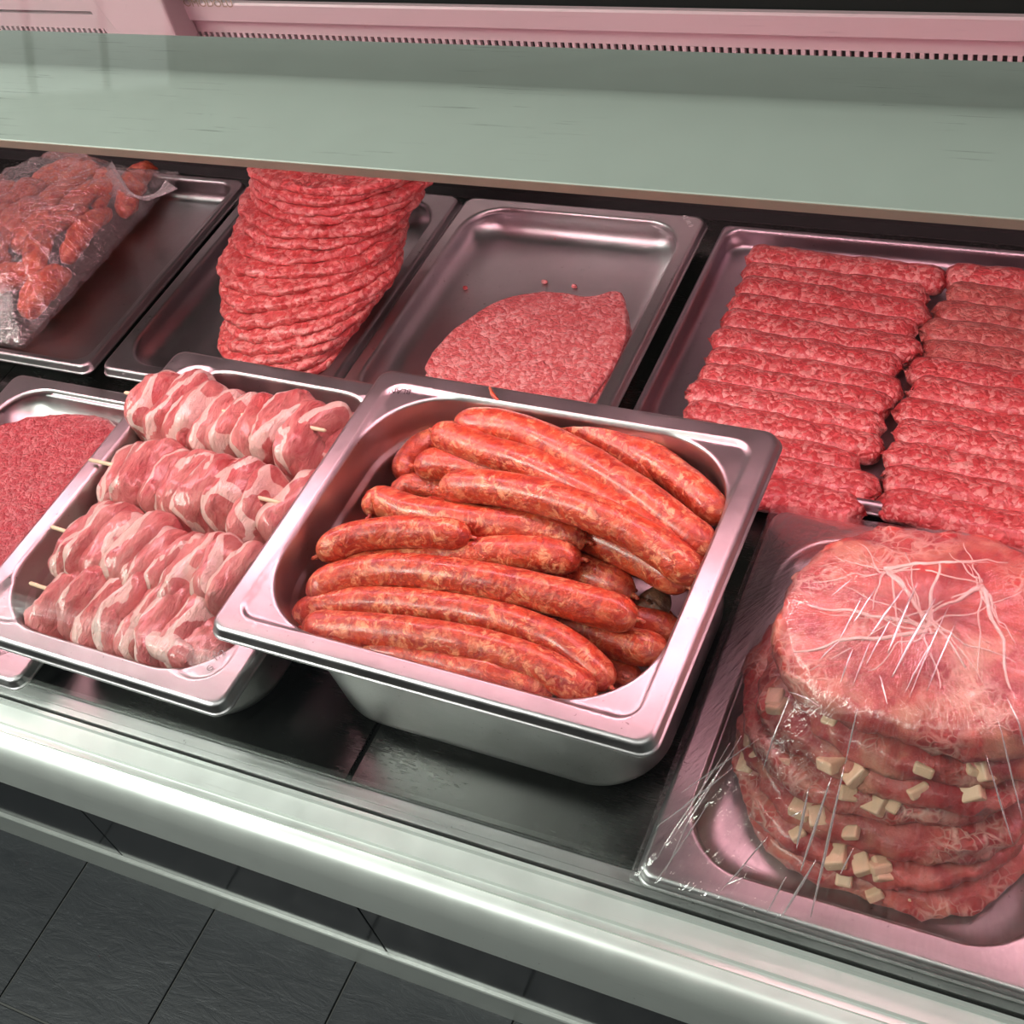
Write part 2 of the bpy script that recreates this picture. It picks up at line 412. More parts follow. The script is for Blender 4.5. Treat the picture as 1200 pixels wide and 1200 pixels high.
# cladding below
CY = P(0, 972, -850)[1] + 6
_s0 = P(98, 953, CY, 1)[0]; _s1 = P(419, 1064, CY, 1)[0]
seam = [-1699] + [_s0 + (_s1 - _s0) * k for k in range(0, 5)] + [1499]
for a, b in zip(seam, seam[1:]):
    o = box('cladding_panel', (a + 1.2, b - 1.2, CY, CY + 16, -848, -70), CLAD, case, bev=1)
cp('case_body', [(42, -850), (42, -62), (640, -62), (640, -850)], BLACK)
cp('rail_underside', [(-200, -66), (-200, -62.2), (42, -62.2), (42, -66)], DARKBACK)
kz = -850
ky0 = P(0, 972, kz)[1]; zt = P(0, 956, ky0, 1)[2]
cp('plinth_strip', [(ky0, kz), (ky0, zt - 1.5), (ky0 + 1.5, zt), (ky0 + 7, zt), (ky0 + 7, kz)], ALU)
# rear
cp('rear_recess', [(556, -4), (556, 60), (562, 60), (562, -4)], DARKBACK)
cp('rear_recess_floor', [(540, .2), (540, 1.5), (556, 1.5), (556, .2)], DARKBACK)
REARBODY = [(600, 154), (600, 173), (596, 175), (590, 177), (590, 195), (593, 197.5), (700, 197.5), (700, -40), (600, -40), (600, 140), (602, 143), (606, 143), (606, 154)]
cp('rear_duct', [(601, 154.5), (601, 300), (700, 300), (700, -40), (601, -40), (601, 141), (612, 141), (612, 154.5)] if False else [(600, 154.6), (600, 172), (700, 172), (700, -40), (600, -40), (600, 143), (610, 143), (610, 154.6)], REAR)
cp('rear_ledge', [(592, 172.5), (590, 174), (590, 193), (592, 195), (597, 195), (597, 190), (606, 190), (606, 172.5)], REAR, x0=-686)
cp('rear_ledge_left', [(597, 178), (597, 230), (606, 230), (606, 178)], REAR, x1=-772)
cp('duct_back', [(604, 140), (604, 156), (614, 156), (614, 140)], BLACK)
cp('rear_cavity', [(606.5, 100), (606.5, 189), (900, 189), (900, 100)], BLACK)
# comb of teeth in front of the dark duct mouth (one part, hundreds of teeth)
tv, tf = [], []
x = CX0
while x < 700:
    v, f = box_vf(x, x + 3.9, 599.5, 611, 143, 154.6); o_ = len(tv); tv += v; tf += [tuple(i + o_ for i in q) for q in f]
    x += 8.2
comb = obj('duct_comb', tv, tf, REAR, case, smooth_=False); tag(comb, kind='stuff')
# bracket arm at the left
A = [P(108, -30, 585, 1), P(196, -30, 585, 1), P(228, 46, 585, 1), P(168, 46, 585, 1)]
v = [(a[0], 560, a[2]) for a in A] + [(a[0], 596, a[2]) for a in A]
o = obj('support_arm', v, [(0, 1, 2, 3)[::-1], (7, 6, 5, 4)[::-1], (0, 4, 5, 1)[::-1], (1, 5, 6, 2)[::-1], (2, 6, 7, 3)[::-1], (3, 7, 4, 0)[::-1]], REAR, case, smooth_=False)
md = o.modifiers.new('bevel', 'BEVEL'); md.width = .003; md.segments = 2
A = [P(88, -30, 590, 1), P(118, -30, 590, 1), P(170, 46, 590, 1), P(146, 46, 590, 1)]
v = [(a[0], 575, a[2]) for a in A] + [(a[0], 598, a[2]) for a in A]
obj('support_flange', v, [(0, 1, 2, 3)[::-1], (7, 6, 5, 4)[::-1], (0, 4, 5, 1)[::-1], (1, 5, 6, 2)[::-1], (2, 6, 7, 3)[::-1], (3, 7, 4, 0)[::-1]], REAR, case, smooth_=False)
# canopy: bright front slope, rounded ridge, darker slope falling to the back
rid_y = P(600, 104, 404)[1]; far = P(600, 54, 372)[1]; near = P(600, 209, 400)[1]
can = [(near, 396.5), (near - .8, 398.5), (near, 400)]
can += [(near + (rid_y - 8 - near) * k / 4, 400 + 4 * k / 4) for k in range(1, 5)]
a0 = math.radians(-3); 
for k in range(1, 7):
    t = k / 6; a = math.radians(3 - 33 * t)
    can.append((can[-1][0] + 4.0 * math.cos(a), can[-1][1] + 4.0 * math.sin(a)))
can.append((far, 372)); can.append((far, 369)); can.append((far - 4, 368)); can.append((rid_y, 392)); can.append((near + 3, 396.5))
cp('lamp_canopy', can, CANOPY, sharp=25)
cp('canopy_lit_edge', [(near - 1.2, 394), (near - 1.2, 399.3), (near + 1.5, 399.3), (near + 1.5, 394)], plain('pink_lit_edge', (.62, .40, .34), .4, .5))  # pink lamp light along the canopy edge, painted as a coloured strip
cp('lamp_tube', [(near + 42 + 7 * math.cos(a / 12 * 6.283), 387 + 7 * math.sin(a / 12 * 6.283)) for a in range(12)], LAMP, x0=-1500, x1=1300)
cp('lamp_tube', [(near + 68 + 7 * math.cos(a / 12 * 6.283), 386 + 7 * math.sin(a / 12 * 6.283)) for a in range(12)], LAMP, x0=-1500, x1=1300)
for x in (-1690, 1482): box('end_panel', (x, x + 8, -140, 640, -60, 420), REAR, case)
for x in (-1682, 1470): box('canopy_post', (x, x + 12, 60, 90, -4, 396), ALU, case)

# ------------------------------------------------------------------ trays
def rrect(hw, hd, r, nc=18, ns=36):
    pts = []
    for (cx, cy, a0) in ((hw - r, -hd + r, -90), (hw - r, hd - r, 0), (-hw + r, hd - r, 90), (-hw + r, -hd + r, 180)):
        c = [(cx + r * math.cos(math.radians(a0 + 90 * k / nc)), cy + r * math.sin(math.radians(a0 + 90 * k / nc))) for k in range(nc + 1)]
        pts += c
        # next corner start
        if a0 == -90: q = (hw, hd - r)
        elif a0 == 0: q = (-hw + r, hd)
        elif a0 == 90: q = (-hw, -hd + r)
        else: q = (hw - r, -hd)
        p = c[-1]
        for k in range(1, ns):
            u = .5 - .5 * math.cos(math.pi * k / ns); pts.append((p[0] + (q[0] - p[0]) * u, p[1] + (q[1] - p[1]) * u))
    return pts
def sdf(x, y, hw, hd, r):
    qx = abs(x) - hw + r; qy = abs(y) - hd + r
    return math.hypot(max(qx, 0), max(qy, 0)) + min(max(qx, qy), 0) - r
def tray(name, cx, cy, yaw, w, d, z, depth, label, r_open=60, inset=17, pad='tri', mat=STEEL, group=None, step=True, rfloor=24, rout=12, taper=.10, bottom=None):
    th = thing(name, (cx, cy, z - depth), label, 'tray', group)
    hw, hd = w / 2, d / 2; V = []; rings = 0
    cs, sn = math.cos(yaw), math.sin(yaw)
    def ring(ins, r, zz, f=None):
        nonlocal rings
        for (x, y) in rrect(hw - ins, hd - ins, max(1, min(r, hw - ins - 2, hd - ins - 2))):
            zo = f(x, y) if f else 0
            V.append((cx + cs * x - sn * y, cy + sn * x + cs * y, z + zz + zo))
        rings += 1
    for ins, zz in ((.5, -9.8), (0, -9.3), (0, -8.5), (.3, -8.0), (1.0, -7.7), (1.7, -7.0), (2.4, -2.6), (3.4, -.9), (5.6, 0)): ring(ins, rout - ins * .5, zz)
    A_ = rrect(hw - 5.6, hd - 5.6, rout - 2.8); B_ = rrect(hw - inset, hd - inset, r_open)
    def pz(x, y):
        if pad == 'tri':
            s = -sdf(x, y, hw, hd, 30)
            return -2.8 * smooth(16.6, 19.2, s)
        if pad == 'round':
            cxr, cyr = hw - 41, hd - 41
            s = math.hypot(abs(x) - cxr, abs(y) - cyr)
            return -2.8 * (1 - smooth(20.5, 23, s))
        return 0
    NR = 26
    for k in range(1, NR):
        t = k / NR
        for a, b in zip(A_, B_):
            x, y = a[0] + (b[0] - a[0]) * t, a[1] + (b[1] - a[1]) * t
            V.append((cx + cs * x - sn * y, cy + sn * x + cs * y, z + pz(x, y)))
        rings += 1
    dd = depth
    def pe(x, y): return pz(x, y)
    ring(inset, r_open, 0, pe); ring(inset + 1.2, r_open - .5, -.5, lambda x, y: pz(x, y) * .8); ring(inset + 2.4, r_open - 1, -2.2, lambda x, y: pz(x, y) * .4); ring(inset + 3, r_open - 1, -5)
    ins = inset + 3
    if step:
        s0 = -max(22, dd * .22)
        ring(ins + 1, r_open - 2, s0 + 2); ring(ins + 1.6, r_open - 2.5, s0); ring(ins + 4, r_open - 4, s0 - 2.2); ring(ins + 4.8, r_open - 5, s0 - 5)
        ins += 4.8
    rf = min(rfloor, dd * .8)
    ie = ins + max(0, (dd - rf - 5)) * taper * .6
    ro = max(20, r_open - 14)
    if dd - rf > 12: ring((ins + ie) / 2, (r_open + ro) / 2 - 2, -(5 + dd - rf) / 2 if not step else (s0 - 5 - dd + rf) / 2)
    for k in range(0, 7):
        a = math.radians(15 * k)
        ring(ie + rf * (1 - math.cos(a)), ro, -dd + 1 + rf * (1 - math.sin(a)))
    base = ie + rf
    for k in (.92, .6, .25):
        hw2, hd2 = (hw - base) * k, (hd - base) * k
        for (x, y) in rrect(hw2, hd2, max(2, min(ro * k, hw2 - 1, hd2 - 1))): V.append((cx + cs * x - sn * y, cy + sn * x + cs * y, z - dd + 1))
        rings += 1
    n = len(V) // rings
    F = grid_faces(n, rings); F.append(tuple(range(len(V) - n, len(V))))
    o = obj('pan', V, F, mat, th)
    md = o.modifiers.new('thickness', 'SOLIDIFY'); md.thickness = .0007; md.offset = -1
    return th
def stamp(text, parent, loc, size, rot, m=ENGR, tilt=0):
    c = bpy.data.curves.new('stamp', 'FONT'); c.body = text; c.size = size / 1000; c.extrude = .0001; c.align_x = 'CENTER'; c.align_y = 'CENTER'
    t = bpy.data.objects.new('stamp_tmp', c); COL.objects.link(t)
    bpy.context.view_layer.update()
    me = bpy.data.meshes.new_from_object(t.evaluated_get(bpy.context.evaluated_depsgraph_get())); bpy.data.objects.remove(t)
    me.materials.clear(); me.materials.append(m)
    o = bpy.data.objects.new('stamp', me); COL.objects.link(o); o.parent = parent
    L = ORG[parent.name]
    o.location = ((loc[0] - L[0]) / 1000, (loc[1] - L[1]) / 1000, (loc[2] - L[2]) / 1000)
    o.rotation_euler = (math.radians(tilt), 0, math.radians(rot))
    return o
q_ = P(240, 4, 589.7, 1); o = stamp('KOMODOLU', case, (q_[0], 589.7, q_[2]), 13, 0, plain('faded_lettering', (.30, .22, .16), .6), 90)
YS, YK = math.radians(-.69), math.radians(-.95)
t_s = tray('deep_tray', 0, 0, YS, 325, 265, 150, 149, 'deep stainless steel pan full of red sausages, standing tallest in the middle', 62)
sp = P(461, 458, 148); stamp('BLANCO', t_s, (sp[0], sp[1], 148.1), 7.5, 180 + 8)
t_k = tray('deep_tray', -279.1, .7, YK, 265, 325, 101.4, 100.4, 'steel pan of pork skewers tucked under the sausage pan rim', 60, pad='round', rfloor=30)
sp = P(250, 771, 99.5); stamp('1/2', t_k, (sp[0] + 3, sp[1] + 3, 99.5), 8, 62); stamp('G', t_k, (P(246, 783, 99.5)[0], P(246, 783, 99.5)[1], 99.5), 7, 62)
# back row and front row shallow trays
TZ = 22
t_c = tray('shallow_tray', -157, 347, 0, 268, 325, TZ + 8, 29, 'half-empty shallow steel tray with one pile of pale flat patties', 42, 15, pad=None, mat=STEEL, step=False, rfloor=20, taper=.3)
sp = P(829, 256, TZ + 8.3); stamp('42 80 0', t_c, (-42, 497, TZ + 8.2), 7, -50, MARK)
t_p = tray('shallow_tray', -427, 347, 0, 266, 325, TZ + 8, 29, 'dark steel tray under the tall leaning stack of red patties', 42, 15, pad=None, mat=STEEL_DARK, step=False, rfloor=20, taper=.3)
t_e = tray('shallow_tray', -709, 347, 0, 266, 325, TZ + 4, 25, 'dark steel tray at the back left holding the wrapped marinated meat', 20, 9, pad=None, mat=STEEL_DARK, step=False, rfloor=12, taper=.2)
sp = P(151, 428, 27); stamp('mm GN', t_e, (sp[0], sp[1], TZ + 5), 8, -75, MARK)
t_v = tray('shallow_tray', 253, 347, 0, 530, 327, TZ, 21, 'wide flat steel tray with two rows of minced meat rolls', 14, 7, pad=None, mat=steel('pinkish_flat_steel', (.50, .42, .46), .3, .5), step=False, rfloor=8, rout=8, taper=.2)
t_l = tray('shallow_tray', -521, 3, 0, 265, 325, TZ + 6, 27, 'shallow steel tray at the left edge with flat dark red meat', 46, 15, pad=None, step=False, rfloor=22, taper=.3)
t_w = tray('shallow_tray', 270, 6, 0, 266, 325, TZ, 21, 'cling-wrapped steel tray holding the stack of cheese-filled cutlets', 48, 20, pad=None, step=False, rfloor=18, taper=.3)

# ------------------------------------------------------------------ meat shapes
def slab(outline, z0, z1, seed, rim=5, n_in=7, lump=1.2, tiltf=None):
    """rounded slab with outline (closed list of xy)"""
    n = len(outline); cx = sum(p[0] for p in outline) / n; cy = sum(p[1] for p in outline) / n
    V = []; rings = 0; h = (z1 - z0)
    prof = []
    for k in range(9):
        a = -math.pi / 2 + math.pi * k / 8; prof.append((rim * (1 - math.cos(a)), (z0 + z1) / 2 + h / 2 * math.sin(a)))
    R0 = [math.hypot(p[0] - cx, p[1] - cy) for p in outline]
    def put(ins_mm, zz, kk=1.0):
        nonlocal rings
        for (x, y), r in zip(outline, R0):
            s = max(0.0, (r - ins_mm)) / r * kk
            X, Y = cx + (x - cx) * s, cy + (y - cy) * s
            d = lump * fbm(X + seed * 71, Y, zz * 1.5, 11) + lump * .8 * nz(X, Y + seed * 13, zz, 28)
            e = lump * 1.3 * fbm(X + seed * 31, Y + 500, zz * 2, 14)
            s2 = 1 + e / max(r, 20) * (1 if kk == 1 else kk)
            X, Y = cx + (X - cx) * s2, cy + (Y - cy) * s2
            Z = zz + d * (1 if zz > (z0 + z1) / 2 else .4)
            if tiltf: Z += tiltf(X, Y)
            V.append((X, Y, Z))
        rings += 1
    put(rim, z0, .0); put(rim, z0, .5)
    for a, b in prof: put(a, b)
    for k in range(1, n_in): put(rim, z1 + .6, 1 - k / n_in)
    put(rim, z1 + .6, .02)
    F = grid_faces(n, rings); F.append(tuple(range(len(V) - n, len(V))))
    return V, F
def sample_outline(ctrl, n=96):
    out, L = catmull([(p[0], p[1], 0) for p in ctrl + [ctrl[0]]], 10)
    P_ = resample(out, L, n + 1)[:-1]
    return [(p.x, p.y) for p in P_]
def ell(cx, cy, rx, ry, seed, n=96, e=2.3, wob=.03, rot=0):
    o = []
    for k in range(n):
        a = 2 * math.pi * k / n; c, s = math.cos(a), math.sin(a)
        r = (abs(c) ** e + abs(s) ** e) ** (-1 / e) * (1 + wob * nz(c * 1.3 + seed * 3.7, s * 1.3, seed, 1))
        x, y = rx * r * c, ry * r * s
        o.append((cx + x * math.cos(rot) - y * math.sin(rot), cy + x * math.sin(rot) + y * math.cos(rot)))
    return o
ORD = ['first', 'second', 'third', 'fourth', 'fifth', 'sixth', 'seventh', 'eighth', 'ninth', 'tenth', 'eleventh', 'twelfth', 'thirteenth', 'fourteenth', 'fifteenth', 'sixteenth']

# tall leaning stack (listed from the top): left px, right px, front-edge px y at the middle
ST = [(264, 479, 234), (262, 473, 246), (262, 485, 256), (264, 478, 267), (247, 472, 284), (250, 462, 297), (238, 452, 314), (229, 449, 333), (223, 447, 350), (222, 450, 369), (224, 446, 388), (227, 440, 404), (227, 428, 420), (228, 412, 436), (230, 402, 450), (234, 394, 464)]
NS = len(ST)
for i, (l, r, yb) in enumerate(ST):
    z = 9 + (NS - 1 - i) * 8.4
    zc = z
    a = P(l, yb - 14, zc); b = P(r, yb - 14, zc); f = P((l + r) / 2, yb, zc)
    cx = (a[0] + b[0]) / 2; rx = abs(b[0] - a[0]) / 2; ry = 72
    cy = f[1] + ry
    roll = .02 + .20 * smooth(4, 12, i)
    pitch = -.10 * (1 - i / NS)
    V, F = slab(ell(cx, cy, rx * .98, ry, i + 1, wob=.10, e=2.15, rot=math.radians(24) * smooth(4, 11, i)), z - 4.9, z + 4.9, i + 1, rim=5, lump=2.6, tiltf=lambda X, Y: (X - cx + 40) * roll * .6 + (Y - cy) * pitch)
    lab = 'topmost red minced patty of the tall leaning stack' if i == 0 else ('bottom red minced patty of the tall leaning stack' if i == NS - 1 else '%s patty from the top of the tall leaning stack' % ORD[i])
    o = obj('patty', V, F, MINCE, None, (cx, cy, z - 5)); tag(o, lab, 'patty', 'patties in the tall leaning stack')
# flat pile on the half-empty tray
ctrl = [(498, 432), (512, 408), (545, 378), (590, 352), (640, 343), (690, 349), (722, 343), (733, 352), (734, 395), (718, 432), (690, 470), (655, 498), (600, 500), (530, 480)]
for i in range(4):
    z = 26 - i * 7.5 + 4
    C_ = [tuple(P(x, y, 30)[:2]) for x, y in ctrl]
    dx = [0, 4, 6, 7][i]; dy = [0, -7, -11, -14][i]
    C_ = [(x + (dx if x > -140 else 0), y + dy) for x, y in C_]
    V, F = slab(sample_outline(C_), z - 4, z + 3.6, 40 + i, rim=4, lump=.9)
    lab = ['topmost pale flat patty of the small pile in the half-empty tray', 'second patty in the small pile in the half-empty tray', 'third patty in the small pile in the half-empty tray', 'bottom patty of the small pile in the half-empty tray'][i]
    o = obj('flat_patty', V, F, MINCE2, None, (C_[0][0], C_[0][1], z - 4)); tag(o, lab, 'patty', 'flat patties in the half-empty tray')
for i, (px, py) in enumerate(((638, 330), (673, 335), (545, 337), (651, 280))):
    c = P(px, py, 4)
    V, F = slab(ell(c[0], c[1], 3.5 - i * .4, 2.4, i + 60, 14, wob=.3), 2.2, 5.5, 60 + i, rim=1.5, n_in=2, lump=.5)
    o = obj('meat_crumb', V, F, MINCE2, None, (c[0], c[1], 2))
    tag(o, ['pink meat crumb just behind the flat patties, left one of two', 'pink meat crumb just behind the flat patties, right one of two', 'small meat crumb left of the flat patties on the steel', 'small meat crumb near the back wall of the half-empty tray'][i], 'meat crumb')

# minced meat rolls
def rollmesh(x0, x1, y0, y1, r, z, seed, flat=.85, ragged=6):
    m = 44; n = 20; V = []
    pts = [Vector((x0 + (x1 - x0) * k / (m - 1), y0 + (y1 - y0) * k / (m - 1) + 2.0 * nz(k * .12, seed * 5.1, 0, 1), z + 1.6 * nz(k * .15, seed * 9.3, 4, 1))) for k in range(m)]
    L = abs(x1 - x0)
    for i, p in enumerate(pts):
        s = i / (m - 1); e = min(s, 1 - s) * L
        tp = math.sqrt(max(0.0, 1 - (1 - min(1, e / (r * .9))) ** 2)) * .95 + .05
        for k in range(n):
            a = 2 * math.pi * k / n
            rr = r * tp * (1 + .10 * fbm(p.x + seed * 50, math.cos(a) * 12, math.sin(a) * 12, 13))
            xo = ragged * (fbm(seed * 9, math.cos(a) * 8, math.sin(a) * 8 + (0 if s < .5 else 50), 6)) * (1 - smooth(0, 20, e))
            V.append((p.x + xo, p.y + math.cos(a) * rr * 1.06, p.z + math.sin(a) * rr * flat))
    F = grid_faces(n, m); F.append(tuple(range(n))[::-1]); F.append(tuple(range(len(V) - n, len(V))))
    return V, F
NL = 13
lpx = [(872, 295), (866, 315), (862, 333), (850, 352), (840, 372), (826, 392), (822, 412), (812, 433), (800, 458), (798, 478), (800, 500), (806, 522), (812, 545)]
rpx = [(1096, 338), (1080, 352), (1082, 378), (1070, 396), (1072, 422), (1052, 438), (1052, 460), (1038, 484), (1022, 510), (1018, 535), (1008, 548), (1024, 562), (1012, 588)]
for i in range(NL):
    y = 465 - i * 23.4
    # column edges taken along the row
    xl = 26 + [0, 2, 4, 2, 4, 2, 6, 6, 4, 8, 6, 6, 10][i]
    xr = 204 + [4, -6, 2, -5, 4, -8, 0, -4, -6, 0, -14, 6, -2][i]
    z = 16 + 4 * nz(i * 1.7, 3, 0, 1)
    tiltx = -6
    V, F = rollmesh(xl, xr, y + 5, y - 5 + 3 * nz(i, 9, 1, 1.3), 14.6, z, i + 1, flat=.78)
    o = obj('minced_meat_roll', V, F, MINCE3, None, (xl, y, 3))
    w = 'back' if i < 7 else 'front'; kk = i if i < 7 else NL - 1 - i
    lab = ('%s minced meat roll from the %s in the left row' % (ORD[kk], w)) if kk else ('%s minced meat roll of the left row in the wide tray' % ('rearmost' if i == 0 else 'front'))
    tag(o, lab, 'meat roll', 'minced meat rolls in the left row')
NRR = 12
for i in range(NRR):
    y = 463 - i * 24.8
    xl = 209 + [-3, 6, 0, -6, 2, -8, 0, -6, -2, -4, 2, 4][i]; xr = 392 + 6 * nz(i, 4, 4, 1.1)
    z = 18 + 4 * nz(i * 1.9, 8, 0, 1)
    V, F = rollmesh(xl, xr, y + 4, y - 6, 15.4, z, i + 31, flat=.76)
    o = obj('minced_meat_roll', V, F, MINCE4 if i in (1, 2, 3, 4) else MINCE3, None, (xl, y, 3))
    w = 'back' if i < 6 else 'front'; kk = i if i < 6 else NRR - 1 - i
    lab = ('%s minced meat roll from the %s in the right row' % (ORD[kk], w)) if kk else ('%s minced meat roll of the right row in the wide tray' % ('rearmost' if i == 0 else 'front'))
    if i in (1, 2, 3, 4): lab = lab.replace('minced', 'browner minced')
    tag(o, lab, 'meat roll', 'minced meat rolls in the right row')

# ------------------------------------------------------------------ sausages
def sausage(pts, r, label, mat=SAUS, seed=1, nub=(1, 1)):
    W_ = [Vector(tuple(P(x, y, z))) for x, y, z in pts]
    out, L = catmull(W_, 10); m = 56; n = 22
    sp_ = resample(out, L, m); T = L[-1]; V = []
    up = Vector((0, 0, 1))
    # end cap stations bunched
    st = [0.0, .6, 1.6, 3, 5, 7.5, 10.5, 14]
    S_ = [s for s in st] + list(np.linspace(18, T - 18, 40)) + [T - s for s in st[::-1]]
    for s in S_:
        f = s / T * (m - 1); i0 = min(m - 2, int(f)); p = sp_[i0].lerp(sp_[i0 + 1], f - i0)
        t = (sp_[min(m - 1, i0 + 2)] - sp_[max(0, i0 - 1)]).normalized()
        a = up.cross(t); a.normalize(); b = t.cross(a)
        e = min(s, T - s)
        tp = math.sqrt(max(0.0, 1 - (1 - min(1, e / (r * 1.35))) ** 2))
        tp = max(tp, .10)
        if e < 1.0: tp = .12
        thick = 1 + .05 * nz(s, seed * 7.7, 0, 35)
        for k in range(n):
            an = 2 * math.pi * k / n
            rr = r * tp * thick * (1 + .045 * fbm(s + seed * 91, math.cos(an) * 12, math.sin(an) * 12, 16))
            V.append(p + a * math.cos(an) * rr + b * math.sin(an) * rr)
    F = [f[::-1] for f in grid_faces(n, len(S_))]
    F.append(tuple(range(n))); F.append(tuple(range(len(V) - n, len(V)))[::-1])
    base = min(V, key=lambda q: q.z)
    o = obj('sausage', V, F, mat, None, tuple(base)); tag(o, label, 'sausage', 'red paprika sausages in the deep pan')
    # twisted casing ends
    for idx, (e0, e1) in enumerate(((sp_[0], sp_[2]), (sp_[-1], sp_[-3]))):
        if nub[idx]:
            d = (e0 - e1).normalized(); side = Vector((-d.y, d.x, 0))
            pp = [e0 - d * 2, e0 + d * 1.5 + side * .4, e0 + d * 3.5 - side * .3 * (seed % 3), e0 + d * 5]
            VV, FF = sweep(pp, [2.6, 1.5, 1.7, .7], 8); c = obj('casing_end', VV, FF, mat, o)
    return o
SA = [
 # buried layers that only show between the others
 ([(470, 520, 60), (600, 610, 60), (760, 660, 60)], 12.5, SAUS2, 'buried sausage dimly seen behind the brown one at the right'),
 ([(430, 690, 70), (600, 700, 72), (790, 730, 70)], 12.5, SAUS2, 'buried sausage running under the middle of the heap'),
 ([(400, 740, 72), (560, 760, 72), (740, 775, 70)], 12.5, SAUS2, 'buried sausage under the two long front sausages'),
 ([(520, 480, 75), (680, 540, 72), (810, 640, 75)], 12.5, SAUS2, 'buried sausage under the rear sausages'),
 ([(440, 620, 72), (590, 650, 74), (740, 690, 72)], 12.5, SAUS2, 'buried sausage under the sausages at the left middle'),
 # visible
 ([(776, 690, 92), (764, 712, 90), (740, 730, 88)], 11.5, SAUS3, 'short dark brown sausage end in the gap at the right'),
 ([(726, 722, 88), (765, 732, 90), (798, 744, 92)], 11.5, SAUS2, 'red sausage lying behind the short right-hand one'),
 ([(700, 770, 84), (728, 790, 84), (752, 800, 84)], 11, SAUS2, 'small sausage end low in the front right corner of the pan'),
 ([(652, 728, 100), (700, 745, 101), (745, 758, 101), (784, 762, 100)], 12.2, SAUS, 'short plump sausage pointing right along the front right of the pan'),
 ([(640, 655, 102), (690, 672, 104), (742, 698, 104)], 12, SAUS, 'sausage end poking out between the two short middle sausages'),
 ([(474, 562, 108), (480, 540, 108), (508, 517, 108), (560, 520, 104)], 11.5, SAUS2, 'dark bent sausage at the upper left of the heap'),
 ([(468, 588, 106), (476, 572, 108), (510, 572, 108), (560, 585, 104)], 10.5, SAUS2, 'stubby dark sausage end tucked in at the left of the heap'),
 ([(487, 599, 112), (560, 606, 114), (660, 618, 116), (745, 652, 116), (806, 688, 114)], 12.6, SAUS, 'long sausage from under the hooked one to the right wall'),
 ([(555, 483, 118), (620, 486, 126), (690, 505, 130), (745, 535, 128), (790, 566, 124)], 12.6, SAUS, 'rearmost sausage along the back wall of the pan'),
 ([(725, 522, 128), (775, 546, 130), (822, 584, 130), (846, 612, 126)], 12.8, SAUS, 'sausage curving down into the back right corner of the pan'),
 ([(486, 546, 124), (530, 545, 126), (590, 562, 124), (650, 590, 118)], 12.4, SAUS, 'pale-marbled sausage whose blunt end shows at the left, second row'),
 ([(534, 496, 136), (600, 502, 142), (670, 532, 146), (740, 575, 145), (800, 620, 140), (838, 650, 134)], 13.0, SAUS, 'long arched sausage just in front of the rearmost one'),
 ([(508, 505, 138), (560, 525, 140), (630, 548, 142), (700, 584, 142), (770, 625, 138), (824, 665, 130)], 12.4, SAUS, 'long sausage with a pointed tip at the upper left of the heap'),
 ([(516, 572, 138), (570, 571, 144), (640, 584, 148), (710, 608, 148), (770, 640, 142), (820, 680, 134)], 13.0, SAUS, 'long thick marbled sausage crossing the centre of the heap'),
 ([(433, 604, 122), (445, 588, 124), (485, 600, 126), (560, 612, 128), (630, 620, 128), (688, 635, 126)], 12.4, SAUS, 'sausage with a hooked left end in the middle of the heap'),
 ([(400, 668, 118), (470, 660, 120), (540, 650, 124), (610, 648, 126), (682, 656, 124)], 12.2, SAUS, 'short blunt sausage in the middle, partly under its left neighbour'),
 ([(372, 652, 128), (410, 632, 134), (460, 624, 138), (510, 624, 140), (552, 630, 138)], 11.8, SAUS, 'short sausage resting on top at the left side'),
 ([(362, 704, 118), (395, 680, 122), (450, 670, 126), (520, 674, 130), (600, 688, 130), (680, 706, 128), (748, 726, 122)], 13.2, SAUS, 'long sausage with an orange right tip, fourth from the front rim'),
 ([(344, 730, 108), (380, 712, 114), (440, 707, 118), (520, 713, 122), (600, 730, 124), (660, 755, 122), (706, 795, 118), (716, 806, 116)], 12.0, SAUS, 'long curved sausage bending down at the right, third from the front rim'),
 ([(356, 736, 122), (400, 737, 126), (470, 743, 130), (550, 755, 132), (620, 775, 130), (670, 800, 124), (698, 816, 120)], 12.4, SAUS, 'long curved sausage second from the front rim'),
 ([(425, 764, 118), (490, 772, 122), (560, 787, 124), (620, 801, 122), (652, 808, 120)], 11.6, SAUS, 'front sausage lying right against the near rim'),
]
for i, (pts, r, m, lab) in enumerate(SA): sausage(pts, r, lab, m, i + 1)
# scrap of casing on the rear rim
V = [Vector(tuple(P(x, y, z))) for x, y, z in ((574, 454, 151.5), (577, 462, 151), (583, 468, 150), (588, 474, 146))]
VV, FF = sweep(V, [1.0, 1.6, 1.2, .6], 8); o = obj('casing_scrap', VV, FF, SAUS, None, tuple(V[0])); tag(o, 'thin orange scrap of casing stuck to the rear rim of the sausage pan', 'scrap')

